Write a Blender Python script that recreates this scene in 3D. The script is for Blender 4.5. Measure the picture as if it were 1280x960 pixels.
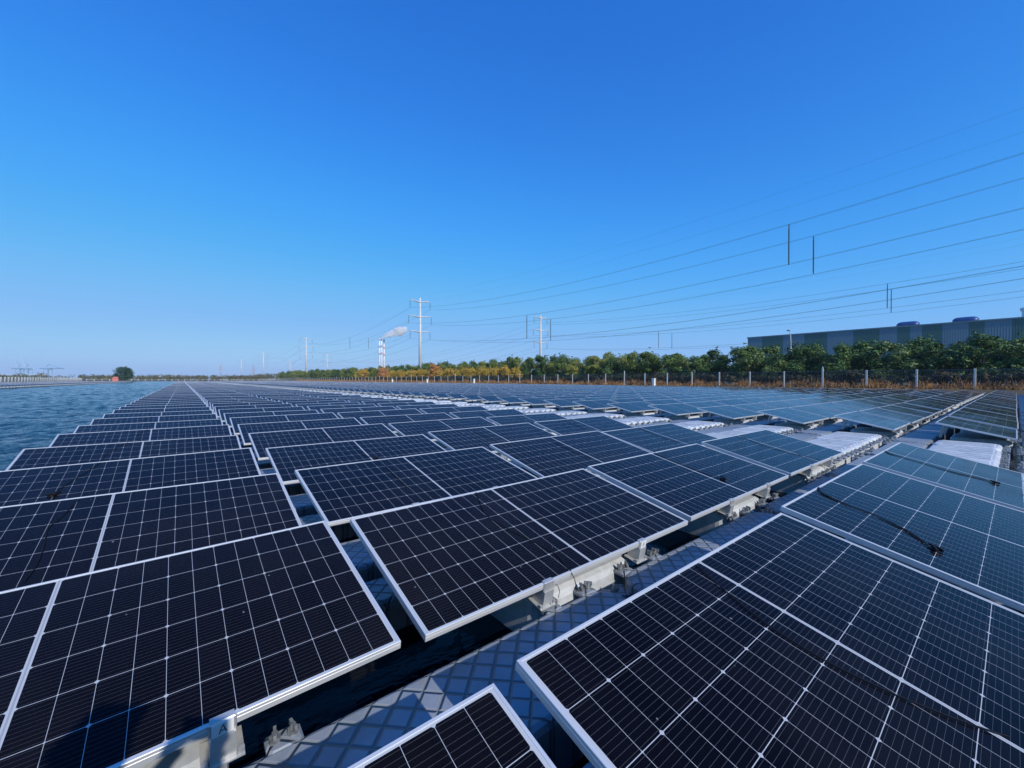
import bpy, math, random
from mathutils import Matrix, Vector, Euler
random.seed(7)
sc = bpy.context.scene
for o in list(bpy.data.objects): bpy.data.objects.remove(o)
COL = sc.collection
R_ = math.radians
# ------------------------------------------------------------------ camera
YAW, PITCH, CZ = 0.6802, 0.0108, 1.56
cam = bpy.data.cameras.new("camera"); camo = bpy.data.objects.new("camera", cam); COL.objects.link(camo)
cam.sensor_width = 36; cam.lens = 510/1280*36; cam.clip_start = 0.05; cam.clip_end = 12000
camo.location = (0, 0, CZ); camo.rotation_euler = (math.pi/2-PITCH, 0, -YAW)
sc.camera = camo
# ------------------------------------------------------------------ world, sun, exposure
SUN_TRAVEL = Vector((0.04, 0.61, -0.415)).normalized()
w = bpy.data.worlds.new("World"); sc.world = w; w.use_nodes = True
nt = w.node_tree; nt.nodes.clear()
out = nt.nodes.new("ShaderNodeOutputWorld"); bg = nt.nodes.new("ShaderNodeBackground")
sky = nt.nodes.new("ShaderNodeTexSky"); sky.sky_type = 'NISHITA'; sky.sun_disc = False
sky.sun_elevation = math.asin(-SUN_TRAVEL.z); sky.sun_rotation = math.atan2(-SUN_TRAVEL.x, -SUN_TRAVEL.y)
sky.altitude = 0; sky.air_density = 1.15; sky.dust_density = 0.35; sky.ozone_density = 3.5
hs = nt.nodes.new("ShaderNodeHueSaturation"); hs.inputs['Saturation'].default_value = 1.22; hs.inputs['Value'].default_value = 1.0
SKY_K = 0.12
def vscale(src, k):
    x = nt.nodes.new("ShaderNodeVectorMath"); x.operation = 'SCALE'; x.inputs['Scale'].default_value = k; nt.links.new(src, x.inputs[0]); return x.outputs[0]
cv = nt.nodes.new("ShaderNodeRGBCurve")
for ci, pts in enumerate((((0,0),(.058,.022),(.141,.065),(.319,.175),(.6,.27),(1,.40)), ((0,0),(.147,.180),(.314,.365),(.539,.485),(.8,.53),(1,.62)), ((0,0),(.15,.36),(.323,.68),(.591,.93),(.74,.93),(1,.94)))):
    c = cv.mapping.curves[ci]; c.points[0].location = pts[0]; c.points[1].location = pts[-1]
    for p in pts[1:-1]: c.points.new(*p)
cv.mapping.update()
nt.links.new(sky.outputs[0], hs.inputs['Color']); nt.links.new(vscale(hs.outputs[0], SKY_K), cv.inputs['Color']); nt.links.new(vscale(cv.outputs[0], 1/SKY_K), bg.inputs[0]); bg.inputs[1].default_value = SKY_K
nt.links.new(bg.outputs[0], out.inputs[0])
sl = bpy.data.lights.new("sun", 'SUN'); sl.energy = 4.2; sl.angle = R_(0.53); sl.color = (1.0, 0.95, 0.87)
so = bpy.data.objects.new("sun", sl); COL.objects.link(so); so.rotation_euler = SUN_TRAVEL.to_track_quat('-Z', 'Y').to_euler(); so.location = (0, -20, 40)
sc.view_settings.view_transform = 'Standard'; sc.view_settings.look = 'None'; sc.view_settings.gamma = 1
sc.view_settings.use_curve_mapping = False; sc.view_settings.exposure = 0.0
sc.cycles.max_bounces = 8; sc.cycles.volume_bounces = 5; sc.cycles.transparent_max_bounces = 8

# ------------------------------------------------------------------ helpers
ONES = ['zeroth','first','second','third','fourth','fifth','sixth','seventh','eighth','ninth','tenth','eleventh','twelfth','thirteenth','fourteenth','fifteenth','sixteenth','seventeenth','eighteenth','nineteenth']
TENS = {20:('twentieth','twenty'),30:('thirtieth','thirty'),40:('fortieth','forty'),50:('fiftieth','fifty'),60:('sixtieth','sixty'),70:('seventieth','seventy'),80:('eightieth','eighty'),90:('ninetieth','ninety')}
def ordw(n):
    if n < 20: return ONES[n]
    if n < 100:
        t = n//10*10
        return TENS[t][0] if n % 10 == 0 else TENS[t][1]+'-'+ONES[n % 10]
    return 'hundredth' if n == 100 else 'hundred and '+ordw(n-100)
def tag(o, label=None, cat=None, group=None, kind=None):
    if label: o['label'] = label
    if cat: o['category'] = cat
    if group: o['group'] = group
    if kind: o['kind'] = kind
    return o
def empty(name, loc=(0,0,0), rot=(0,0,0)):
    o = bpy.data.objects.new(name, None); COL.objects.link(o); o.location = loc; o.rotation_euler = rot
    o.empty_display_size = .1
    return o
def link(name, me, parent=None, loc=None):
    o = bpy.data.objects.new(name, me); COL.objects.link(o)
    if parent: o.parent = parent
    if loc is not None: o.location = loc
    return o
class MB:
    def __init__(s): s.v=[]; s.f=[]; s.m=[]; s.uv={}
    def add(s, vs, fs, mi=0):
        b=len(s.v); s.v += [tuple(v) for v in vs]; s.f += [tuple(b+i for i in f) for f in fs]; s.m += [mi]*len(fs); return s
    def box(s, x0,y0,z0,x1,y1,z1, mi=0, M=None):
        vs=[Vector((x,y,z)) for z in (z0,z1) for y in (y0,y1) for x in (x0,x1)]
        if M: vs=[M@v for v in vs]
        return s.add(vs,[(0,2,3,1),(4,5,7,6),(0,1,5,4),(2,6,7,3),(0,4,6,2),(1,3,7,5)],mi)
    def cbox(s, c, d, mi=0, M=None, b=0.0):      # box with chamfered vertical and top edges
        x,y,z=c; a,e,h=d[0]/2,d[1]/2,d[2]/2
        if b<=0: return s.box(x-a,y-e,z-h,x+a,y+e,z+h,mi,M)
        def ring(i,zz):
            A,E=a-i,e-i; q=min(b,A*.9,E*.9)
            return [(x-A+q,y-E,zz),(x+A-q,y-E,zz),(x+A,y-E+q,zz),(x+A,y+E-q,zz),(x+A-q,y+E,zz),(x-A+q,y+E,zz),(x-A,y+E-q,zz),(x-A,y-E+q,zz)]
        return s.rings([ring(0,z-h),ring(0,z+h-b),ring(b,z+h)],mi,M)
    def rings(s, R, mi=0, M=None, cap=True, close=True):
        n=len(R[0]); vs=[Vector(p) for r in R for p in r]
        if M: vs=[M@v for v in vs]
        fs=[]
        for k in range(len(R)-1):
            for i in range(n if close else n-1):
                j=(i+1)%n; fs.append((k*n+i,k*n+j,(k+1)*n+j,(k+1)*n+i))
        if cap: fs.append(tuple(reversed(range(n)))); fs.append(tuple((len(R)-1)*n+i for i in range(n)))
        return s.add(vs,fs,mi)
    def tube(s, pts, r, n=6, mi=0, cap=True):
        pts=[Vector(p) for p in pts]; rr=r if isinstance(r,(list,tuple)) else [r]*len(pts); RR=[]
        for i,p in enumerate(pts):
            t=(pts[min(i+1,len(pts)-1)]-pts[max(i-1,0)]).normalized()
            up=Vector((0,0,1)) if abs(t.z)<.95 else Vector((1,0,0))
            a=t.cross(up).normalized(); b=a.cross(t)
            RR.append([p+(a*math.cos(2*math.pi*k/n)+b*math.sin(2*math.pi*k/n))*rr[i] for k in range(n)])
        return s.rings(RR,mi,cap=cap)
    def mesh(s, name, mats, smooth=False):
        me=bpy.data.meshes.new(name); me.from_pydata(s.v,[],s.f)
        for m in mats: me.materials.append(m)
        if len(mats)>1: me.polygons.foreach_set('material_index', s.m)
        if smooth: me.polygons.foreach_set('use_smooth',[True]*len(s.f))
        me.update(); return me
    def build(s, name, mats, parent=None, smooth=False, loc=None):
        if not isinstance(mats,(list,tuple)): mats=[mats]
        return link(name, s.mesh(name,mats,smooth), parent, loc)
def rrect(x0,y0,x1,y1,r,z,seg=4):
    P=[]
    for cx,cy,a0 in ((x1-r,y0+r,-90),(x1-r,y1-r,0),(x0+r,y1-r,90),(x0+r,y0+r,180)):
        for k in range(seg+1):
            a=R_(a0+90*k/seg); P.append((cx+r*math.cos(a),cy+r*math.sin(a),z))
    return P
# ------------------------------------------------------------------ materials
def mat(name, base=(.5,.5,.5), rough=.6, metal=0., spec=.5):
    m=bpy.data.materials.new(name); m.use_nodes=True; b=m.node_tree.nodes['Principled BSDF']
    b.inputs['Base Color'].default_value=(*base,1); b.inputs['Roughness'].default_value=rough; b.inputs['Metallic'].default_value=metal
    b.inputs['Specular IOR Level'].default_value=spec
    return m
class NG:
    def __init__(s,m): s.t=m.node_tree; s.b=s.t.nodes['Principled BSDF']
    def n(s,typ,**k):
        x=s.t.nodes.new(typ)
        for a,v in k.items(): setattr(x,a,v)
        return x
    def l(s,a,b): s.t.links.new(a,b)
    def math(s,op,a,b=None,c=None):
        x=s.n('ShaderNodeMath',operation=op)
        for i,v in enumerate((a,b,c)):
            if v is None: continue
            if isinstance(v,(int,float)): x.inputs[i].default_value=v
            else: s.l(v,x.inputs[i])
        return x.outputs[0]
    def mix(s,f,a,b):
        x=s.n('ShaderNodeMix',data_type='RGBA')
        for i,v in ((0,f),(6,a),(7,b)):
            if isinstance(v,(int,float)): x.inputs[i].default_value=v
            elif isinstance(v,tuple): x.inputs[i].default_value=(*v,1)
            else: s.l(v,x.inputs[i])
        return x.outputs[2]
    def noise(s,scale,detail=3,vec=None,rough=.55):
        x=s.n('ShaderNodeTexNoise'); x.inputs['Scale'].default_value=scale; x.inputs['Detail'].default_value=detail; x.inputs['Roughness'].default_value=rough
        if vec is not None: s.l(vec,x.inputs['Vector'])
        return x.outputs['Fac']
    def ramp(s,f,stops):
        x=s.n('ShaderNodeValToRGB'); e=x.color_ramp.elements
        while len(e)<len(stops): e.new(.5)
        for i,(p,c) in enumerate(stops): e[i].position=p; e[i].color=(*c,1) if isinstance(c,tuple) else (c,c,c,1)
        s.l(f,x.inputs[0]); return x.outputs[0]
    def bump(s,h,strength,dist):
        x=s.n('ShaderNodeBump'); x.inputs['Strength'].default_value=strength; x.inputs['Distance'].default_value=dist
        s.l(h,x.inputs['Height']); s.l(x.outputs[0],s.b.inputs['Normal'])
def noisy(name,c1,c2,scale,rough=.8,bump=0,bd=.02,metal=0.,objrand=0.,spec=.5,detail=5):
    m=mat(name,c1,rough,metal,spec); g=NG(m); tc=g.n('ShaderNodeTexCoord')
    f=g.noise(scale,detail,tc.outputs['Object']); f=g.ramp(f,[(.32,0.),(.68,1.)])
    if objrand:
        oi=g.n('ShaderNodeObjectInfo'); f=g.math('ADD',g.math('MULTIPLY',f,1-objrand),g.math('MULTIPLY',oi.outputs['Random'],objrand))
    g.l(g.mix(f,c1,c2),g.b.inputs['Base Color'])
    if bump: g.bump(g.noise(scale*3,5,tc.outputs['Object']),bump,bd)
    return m
PW,PH=2.278,1.134
CELL,HALF=.1835,.0925
def cell_material():
    m=mat('photovoltaic_cells',(.006,.008,.02),.11,0,.5); g=NG(m)
    uv=g.n('ShaderNodeUVMap'); sp=g.n('ShaderNodeSeparateXYZ'); g.l(uv.outputs[0],sp.inputs[0])
    x,y=sp.outputs[0],sp.outputs[1]      # metres on the module
    xc=g.math('SUBTRACT',x,PW/2); xa=g.math('ABSOLUTE',xc); xh=g.math('SUBTRACT',xa,.008)   # centre gap 16 mm
    yc=g.math('SUBTRACT',y,PH/2)
    ins=g.math('MULTIPLY',g.math('GREATER_THAN',xh,0.0),g.math('LESS_THAN',xh,HALF*12-.002))
    ins=g.math('MULTIPLY',ins,g.math('LESS_THAN',g.math('ABSOLUTE',yc),CELL*3-.001))
    def dist(v,p):     # distance to the nearest multiple of p
        return g.math('SUBTRACT',p/2,g.math('ABSOLUTE',g.math('SUBTRACT',g.math('FLOORED_MODULO',v,p),p/2)))
    dx=dist(xh,HALF); dy=dist(yc,CELL); dx2=dist(xh,HALF*2)
    line=g.math('MAXIMUM',g.math('LESS_THAN',dx,.0007),g.math('LESS_THAN',dy,.0011))
    dia=g.math('LESS_THAN',g.math('ADD',dx2,dy),.0085); dia2=g.math('LESS_THAN',g.math('ADD',dx,dy),.004)
    white=g.math('MAXIMUM',g.math('MAXIMUM',line,dia),g.math('MAXIMUM',dia2,g.math('SUBTRACT',1.0,ins)))
    # the ribbon in the centre gap
    rib=g.math('LESS_THAN',xa,.0028)
    # fine wires along the length of the module
    bb=dist(g.math('ADD',yc,CELL/20),CELL/10); bus=g.math('LESS_THAN',bb,.00038)
    # tone differences from cell to cell and a film of dust
    cmb=g.n('ShaderNodeCombineXYZ'); g.l(g.math('FLOOR',g.math('DIVIDE',xc,HALF)),cmb.inputs[0]); g.l(g.math('FLOOR',g.math('DIVIDE',yc,CELL)),cmb.inputs[1])
    oi=g.n('ShaderNodeObjectInfo'); g.l(oi.outputs['Random'],cmb.inputs[2])
    wn=g.n('ShaderNodeTexWhiteNoise'); g.l(cmb.outputs[0],wn.inputs['Vector'])
    cell=g.mix(wn.outputs['Value'],(.0016,.0015,.0030),(.0030,.0027,.0048))
    geo=g.n('ShaderNodeNewGeometry'); dust=g.ramp(g.noise(1.3,6,geo.outputs['Position'],.6),[(.46,0.),(.70,1.)])
    grit=g.ramp(g.noise(160,2,uv.outputs[0]),[(.66,0.),(.8,1.)])
    cell=g.mix(g.math('MULTIPLY',dust,.016),cell,(.25,.22,.19)); cell=g.mix(g.math('MULTIPLY',grit,.02),cell,(.3,.27,.25))
    spot=g.ramp(g.noise(23,2,geo.outputs['Position']),[(.775,0.),(.79,1.)]); cell=g.mix(g.math('MULTIPLY',spot,.35),cell,(.5,.5,.47))
    cell=g.mix(g.math('MULTIPLY',oi.outputs['Random'],.007),cell,(.28,.24,.2))
    c=g.mix(bus,cell,(.075,.077,.082)); c=g.mix(white,c,(.42,.44,.47)); c=g.mix(rib,c,(.30,.31,.33))
    g.l(c,g.b.inputs['Base Color'])
    g.l(g.math('ADD',.10,g.math('MULTIPLY',dust,.08)),g.b.inputs['Roughness'])
    g.b.inputs['IOR'].default_value=1.19; g.b.inputs['Specular Tint'].default_value=(1,.84,.96,1)
    return m
M={}
M['cells']=cell_material()
M['sheet']=mat('dark_rear_sheet',(.045,.047,.052),.6)
M['alu']=noisy('anodised_aluminium',(.62,.63,.63),(.72,.72,.71),3,.5,metal=.45)
M['steel']=noisy('galvanised_steel',(.42,.43,.43),(.62,.62,.6),9,.45,metal=.5)
M['stick']=mat('white_sticker',(.78,.78,.76),.5)
M['ink']=mat('black_ink',(.03,.03,.03),.5)
M['steel2']=noisy('dull_bolt_metal',(.10,.11,.12),(.42,.43,.44),30,.4,metal=.4)
M['rubber']=mat('black_cable_rubber',(.006,.006,.007),.7,0,.2)
M['bolt']=noisy('dark_plastic_bolt',(.05,.055,.06),(.14,.15,.16),12,.45)
def float_material(name,c1,c2,diamond):
    m=mat(name,c1,.45); g=NG(m); geo=g.n('ShaderNodeNewGeometry'); sp=g.n('ShaderNodeSeparateXYZ'); g.l(geo.outputs['Position'],sp.inputs[0])
    f=g.ramp(g.noise(2.2,6,geo.outputs['Position'],.62),[(.35,0.),(.7,1.)])
    c=g.mix(f,c1,c2)
    spots=g.ramp(g.noise(38,3,geo.outputs['Position']),[(.64,0.),(.74,1.)]); c=g.mix(g.math('MULTIPLY',spots,.35),c,(.28,.27,.25))
    stain=g.ramp(g.noise(5.5,7,geo.outputs['Position'],.7),[(.50,0.),(.66,1.)]); c=g.mix(g.math('MULTIPLY',stain,.38),c,(.20,.18,.15))
    x,y=sp.outputs[0],sp.outputs[1]
    if diamond:
        p=.092
        def grooved(v):
            d=g.math('SUBTRACT',p/2,g.math('ABSOLUTE',g.math('SUBTRACT',g.math('FLOORED_MODULO',v,p),p/2)))
            return g.math('SMOOTH_MIN',g.math('DIVIDE',d,.010),1.0,.3)
        a=grooved(g.math('ADD',g.math('MULTIPLY',x,.707),g.math('MULTIPLY',y,.707))); b=grooved(g.math('SUBTRACT',g.math('MULTIPLY',x,.707),g.math('MULTIPLY',y,.707)))
        h=g.math('MINIMUM',a,b)
        c=g.mix(g.math('MULTIPLY',g.math('SUBTRACT',1.0,g.math('MINIMUM',h,1.0)),.6),c,(.16,.17,.18))
        g.bump(h,1.0,.016)
    else:
        g.bump(g.noise(7,4,geo.outputs['Position']),.25,.01)
    g.l(c,g.b.inputs['Base Color']); return m
M['tread']=float_material('grey_diamond_tread_plastic',(.19,.22,.26),(.27,.30,.34),True)
M['float']=float_material('pale_moulded_plastic',(.47,.49,.51),(.60,.62,.63),False)
M['concrete']=noisy('pale_concrete',(.42,.41,.39),(.60,.58,.54),3,.85,.3)
M['white']=noisy('white_paint',(.70,.70,.69),(.80,.80,.78),1.2,.5)
M['pgrey']=noisy('galvanised_pole_grey',(.46,.47,.48),(.60,.60,.60),.6,.5)
M['wire']=mat('dark_wire',(.09,.09,.10),.5,.3)
M['insul']=mat('dark_insulator',(.07,.06,.07),.35)
M['red']=mat('faded_red_paint',(.55,.16,.12),.6)
M['band']=mat('weathered_red_band',(.62,.38,.34),.7)
M['trunk']=noisy('brown_bark',(.07,.05,.035),(.13,.10,.07),14,.9,.4)
def leaf(name,c1,c2,c3,rnd=.45):
    m=mat(name,c1,.55,0,.3); g=NG(m); tc=g.n('ShaderNodeTexCoord'); oi=g.n('ShaderNodeObjectInfo')
    f=g.noise(1.1,4,tc.outputs['Object']); f=g.math('ADD',g.math('MULTIPLY',g.ramp(f,[(.3,0.),(.7,1.)]),1-rnd),g.math('MULTIPLY',oi.outputs['Random'],rnd))
    c=g.ramp(f,[(.12,c1),(.5,c2),(.9,c3)])
    g.l(c,g.b.inputs['Base Color']); return m
M['leafA']=leaf('dark_green_leaves',(.024,.058,.014),(.065,.13,.026),(.20,.25,.08))
M['leafB']=leaf('mid_green_leaves',(.050,.10,.018),(.14,.19,.034),(.30,.28,.06))
M['leafY']=leaf('yellow_autumn_leaves',(.34,.22,.03),(.50,.34,.05),(.55,.30,.05))
M['leafO']=leaf('rust_orange_leaves',(.42,.15,.04),(.52,.22,.07),(.55,.30,.10))
M['hedge']=leaf('dark_mixed_shrub_leaves',(.018,.030,.010),(.035,.045,.015),(.11,.065,.02),.3)
M['grass']=noisy('dry_orange_grass',(.20,.09,.025),(.46,.26,.09),.9,.9)
M['earth']=noisy('brown_earth',(.055,.045,.03),(.12,.09,.05),.35,.95,.5,.1)
# ------------------------------------------------------------------ ground and water
def water_material():
    m=mat('rippled_water',(.0003,.003,.009),.07,0,.5); g=NG(m); geo=g.n('ShaderNodeNewGeometry')
    mp=g.n('ShaderNodeMapping'); mp.inputs['Rotation'].default_value=(0,0,R_(25)); mp.inputs['Scale'].default_value=(1,2.1,1); g.l(geo.outputs['Position'],mp.inputs[0])
    a=g.noise(.9,5,mp.outputs[0],.62); b=g.noise(3.4,3,mp.outputs[0])
    h=g.math('ADD',g.math('MULTIPLY',a,1.0),g.math('MULTIPLY',b,.22))
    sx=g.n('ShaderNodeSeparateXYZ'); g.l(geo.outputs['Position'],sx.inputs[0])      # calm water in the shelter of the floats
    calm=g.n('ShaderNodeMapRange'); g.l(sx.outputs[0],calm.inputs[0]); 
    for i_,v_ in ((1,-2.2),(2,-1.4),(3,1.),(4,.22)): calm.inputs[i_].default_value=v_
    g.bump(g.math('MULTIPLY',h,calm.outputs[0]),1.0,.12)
    g.l(g.math('MULTIPLY',calm.outputs[0],.5),g.b.inputs['Specular IOR Level'])     # shade put into the material: sky reflection lowered to blacken gaps among the floats
    g.b.inputs['IOR'].default_value=1.33
    return m
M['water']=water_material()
WX0,WX1,WY0,WY1=-62.,56.4,-70.,470.
GZ=.61
from mathutils import noise as mn
g_=MB()
# open water: a wavy sheet whose waves grow away from the floats; flat water between and under the floats
xs=[-1.7]; 
while xs[-1]>WX0-8: xs.append(xs[-1]-max(.09,(-xs[-1]-1.5)*.024))
ys=[-1.0]
while ys[-1]<WY1+8: ys.append(ys[-1]+max(.09,min(2.0,abs(ys[-1])*.0095)))
nx,ny=len(xs),len(ys); vs=[]
for y in ys:
    for x in xs:
        d=math.hypot(x,y); k=min(1,(-1.7-x)/1.2)*min(1,(y+1)/2); L1=1+d/60.
        h=mn.noise(Vector((x*2.4/L1+y*.9/L1,y*4.4/L1-x*.9/L1,3.)))*.052*L1**1.15+mn.noise(Vector((x*5.6/L1,y*8.5/L1,9.)))*.024*L1+mn.noise(Vector((x*.25,y*.42,1.)))*.05
        vs.append((x,y,h*k))
g_.add(vs,[(j*nx+i,(j+1)*nx+i,(j+1)*nx+i+1,j*nx+i+1)[::-1] for j in range(ny-1) for i in range(nx-1)])
ye,xe=ys[-1],xs[-1]
g_.add([(xe,-78,0),(65,-78,0),(65,-1,0),(xe,-1,0),(-1.7,-1,0),(65,ye,0),(-1.7,ye,0)],[(0,1,2,3),(4,2,5,6)])
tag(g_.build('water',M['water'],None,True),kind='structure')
g_=MB(); F=7000
inner=[(WX0,WY0),(WX1,WY0),(WX1,WY1),(WX0,WY1)]
bed=[(WX0+4,WY0+4),(WX1+3.5,WY0+4),(WX1+3.5,WY1-4),(WX0+4,WY1-4)]
bed=[(WX0+2.5,WY0+2.5),(WX1-1.2,WY0+2.5),(WX1-1.2,WY1-2.5),(WX0+2.5,WY1-2.5)]
edge=[(WX0-1.5,WY0-1.5),(WX1+1.2,WY0-1.5),(WX1+1.2,WY1+1.5),(WX0-1.5,WY1+1.5)]
far=[(-F,-F),(F,-F),(F,F),(-F,F)]
R=[[(x,y,-1.3) for x,y in bed],[(x,y,0.1) for x,y in inner],[(x,y,GZ) for x,y in edge],[(x,y,GZ) for x,y in far]]
g_.rings(R,cap=False); g_.add([(x,y,-1.3) for x,y in bed],[(0,1,2,3)])
tag(g_.build('ground',M['earth']),kind='structure')
# ------------------------------------------------------------------ solar array grid
X0,Y0,PX,PY,TILT=.8447,1.6359,2.4195,1.751,.2185
ZL=CZ-1.1404
DCOL={0:-.028,1:0.,2:.039,3:.048}
ADJ={(0,1):[.0106,.0031,.0013,-.0265,-.0148,.0078],(1,1):[.0047,.034,-.0169,-.0136,-.0142,-.0163],(1,0):[-.0387,-.0173,.0135,.0058,.0029,.0012],
(0,0):[.005,-.001,.0007,.0003,-.0002,-.0003],(2,1):[-.0064,-.0006,.0029,-.0032,-.0052,-.0017],(3,1):[.0236,.0131,.0054,.0064,-.0019,-.0102],(2,0):[-.0077,.0006,.0052,.0021,-.0031,-.0061],
(3,0):[.0197,-.0052,.0067,.0062,.0055,.0033],(1,2):[.0269,-.0066,.0189,-.018,.0017,.0088]}
BX0=12.61; NB=18; NR=186
def pose(c,r):
    """lower left corner and euler angles of the module in column c (0..3 near block, 100.. beyond the white deck, 200.. the array across the water), row r"""
    rng=random.Random(c*7919+r*31+5)
    if c<100: x=X0+(c-1)*PX; dy=DCOL[c]
    elif c<200: x=BX0+(c-100)*PX; dy=.088
    else: x=-24.5-(c-200)*PX; dy=.3
    a=ADJ.get((c,r))
    if a is None: a=[rng.gauss(0,.008),rng.gauss(0,.01),rng.gauss(0,.006),rng.gauss(0,.006),rng.gauss(0,.004),rng.gauss(0,.003)]
    return (x+a[0],Y0+(r-1)*PY+dy+a[1],ZL+a[2]),(TILT+a[3],a[4],a[5])
def in_view(p,margin=.15):
    x=p[0]*math.cos(YAW)-p[1]*math.sin(YAW); f=p[0]*math.sin(YAW)+p[1]*math.cos(YAW)
    return f>0 and abs(x)/f<1.255+margin
slots=[]
for r in range(-3,NR):
    for c in range(4):
        if r>=-1 or c>0: slots.append((c,r))
for r in range(-6,NR):
    for k in range(NB): slots.append((100+k,r))
for r in range(32,NR):
    for k in range(12): slots.append((200+k,r))
def dist_(s):
    p,_=pose(*s); return math.hypot(p[0]+1,p[1]+.5)
vis=[s for s in slots if (s[0]<100 or s[1]>=-1) and in_view((pose(*s)[0][0]+1.1,pose(*s)[0][1]+.5)) or (s[0] in(0,1,2) and s[1] in(0,1))]
vis.sort(key=dist_)
solo=set(vis[:300]); rest=[s for s in slots if s not in solo]
# frame mesh
def frame_mb():
    b=MB(); L=.011; h=.035
    def rect(i,z): return [(i,i,z),(PW-i,i,z),(PW-i,PH-i,z),(i,PH-i,z)]
    b.rings([rect(L,-.0035),rect(L,-.0005),rect(.0125-.002,0),rect(.0015,0),rect(0,-.0015),rect(0,-.012),rect(.0012,-.0135),rect(0,-.015),rect(0,-h),rect(.028,-h),rect(.028,-h+.0015),rect(.002,-h+.0015),rect(.002,-.008)],cap=False)
    return b
frame_me=frame_mb().mesh('frame',[M['alu']])
def glass_me():
    i=.0105; b=MB()
    b.add([(i,i,-.0025),(PW-i,i,-.0025),(PW-i,PH-i,-.0025),(i,PH-i,-.0025)],[(0,1,2,3)],0)
    b.add([(i,i,-.0075),(PW-i,i,-.0075),(PW-i,PH-i,-.0075),(i,PH-i,-.0075)],[(3,2,1,0)],1)
    me=b.mesh('glass',[M['cells'],M['sheet']]); u=me.uv_layers.new(name='UVMap')
    for li,l in enumerate(me.loops): v=me.vertices[l.vertex_index].co; u.data[li].uv=(v.x,v.y)
    return me
glass=glass_me()
def front_bracket(x):
    b=MB()   # clip over the frame edge, upright channel, foot
    b.cbox((x,-.003,-.02),(.078,.012,.056),0,None,.004); b.box(x-.034,-.01,.0012,x+.034,.022,.0045)
    b.box(x-.036,-.010,-.14,x-.030,.075,-.0375); b.box(x+.030,-.010,-.14,x+.036,.075,-.0375); b.box(x-.036,-.016,-.14,x+.036,-.0105,-.047)
    b.box(x-.060,-.030,-.146,x+.060,.085,-.1405)
    for sx in (-1,1): b.tube([(x+sx*.05,-.015,-.14),(x+sx*.05,-.015,-.122)],.011,6)
    return b
def rear_bracket(x):
    b=MB(); y=PH-.09
    b.box(x-.022,y-.02,-.40,x-.017,y+.03,-.036); b.box(x+.017,y-.02,-.40,x+.022,y+.03,-.036); b.box(x-.022,y-.025,-.40,x+.022,y-.0205,-.036)
    return b
BR_F=(.76,1.66); BR_R=(.80,1.62)
fb=[front_bracket(x).mesh('front_bracket',[M['steel']]) for x in BR_F]
rb=[rear_bracket(x).mesh('rear_bracket',[M['steel']]) for x in BR_R]
stk=MB(); x=BR_F[1]; stk.box(x-.030,-.0128,-.044,x+.030,-.0092,.004); stick_me=stk.mesh('label_sticker',[M['stick']])
ink=MB()
for a,b_,c_,d_ in ((-.010,-.034,-.002,-.008),(.010,-.034,.002,-.008),(-.007,-.024,.007,-.024),(-.001,-.008,.004,-.002)):
    p=Vector((x+a,-.0134,b_)); q=Vector((x+c_,-.0134,d_)); t=(q-p).normalized()*.0016; nrm=Vector((-t.z,0,t.x))
    ink.add([p-nrm,p+nrm,q+nrm,q-nrm],[(0,1,2,3),(3,2,1,0)])
ink_me=ink.mesh('printed_mark',[M['ink']])
COLN={0:'first column from the open water',1:'second column from the open water',2:'third column from the open water',3:'fourth column beside the white deck'}
def core(c,r):
    if c<100:
        return '%s panel in the %s'%(ordw(r+1),COLN[c]) if r>=0 else 'panel just before the near end of the %s'%COLN[c].split(' from')[0].split(' beside')[0]
    return '%s panel past the white deck, %s line from the right'%(ordw(c-99),ordw(r+2))
def plabel(c,r): return 'dark solar panel, the '+core(c,r).replace(' panel ',' one ').replace('panel ','one ')
near_sorted=vis[:300]
for i,s in enumerate(near_sorted):
    loc,rot=pose(*s)
    e=empty('solar_panel',loc,rot)
    tag(e,plabel(*s),'solar panel','solar panels tilted in long rows on the floats')
    link('frame',frame_me,e); link('glass',glass,e)
    if i<110 or (s[0] in (100,101)):
        for j in (0,1): link('front_bracket',fb[j],e); 
        for j in (0,1): link('rear_bracket',rb[j],e)
    if i<6:
        k=link('label_sticker',stick_me,e); 
        kk=link('printed_mark',ink_me,k)
def merged_panels(items,name):
    b=MB(); uv=[]
    fr=[[(i,i,z),(PW-i,i,z),(PW-i,PH-i,z),(i,PH-i,z)] for i,z in ((.0105,-.0025),(.0105,0),(0,0),(0,-.035))]
    for s in items:
        loc,rot=pose(*s); T=Matrix.Translation(loc)@Euler(rot).to_matrix().to_4x4()
        b.rings(fr,1,T,cap=False)
        i=.0105
        b.add([T@Vector(p) for p in ((i,i,-.0025),(PW-i,i,-.0025),(PW-i,PH-i,-.0025),(i,PH-i,-.0025))],[(0,1,2,3)],0)
        b.add([T@Vector(p) for p in ((0,0,-.034),(PW,0,-.034),(PW,PH,-.034),(0,PH,-.034))],[(3,2,1,0)],2)
    me=b.mesh(name,[M['cells'],M['alu'],M['sheet']]); u=me.uv_layers.new(name='UVMap')
    import array
    per=16*4+8; uvs=array.array('f',[0.0])*(len(me.loops)*2); i=.0105
    q=[i,i,PW-i,i,PW-i,PH-i,i,PH-i]
    # every panel: 12 ring quads (48 loops), the glass (4), the back (4)
    nl=len(me.loops)//len(items)
    for k in range(len(items)):
        o=(k*nl+nl-8)*2; uvs[o:o+8]=array.array('f',q)
    u.data.foreach_set('uv',uvs)
    return link(name,me)
tag(merged_panels(rest,'solar_panel_field'),'far rows of dark solar panels running to the horizon and across the water','solar panels',kind='stuff')
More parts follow.
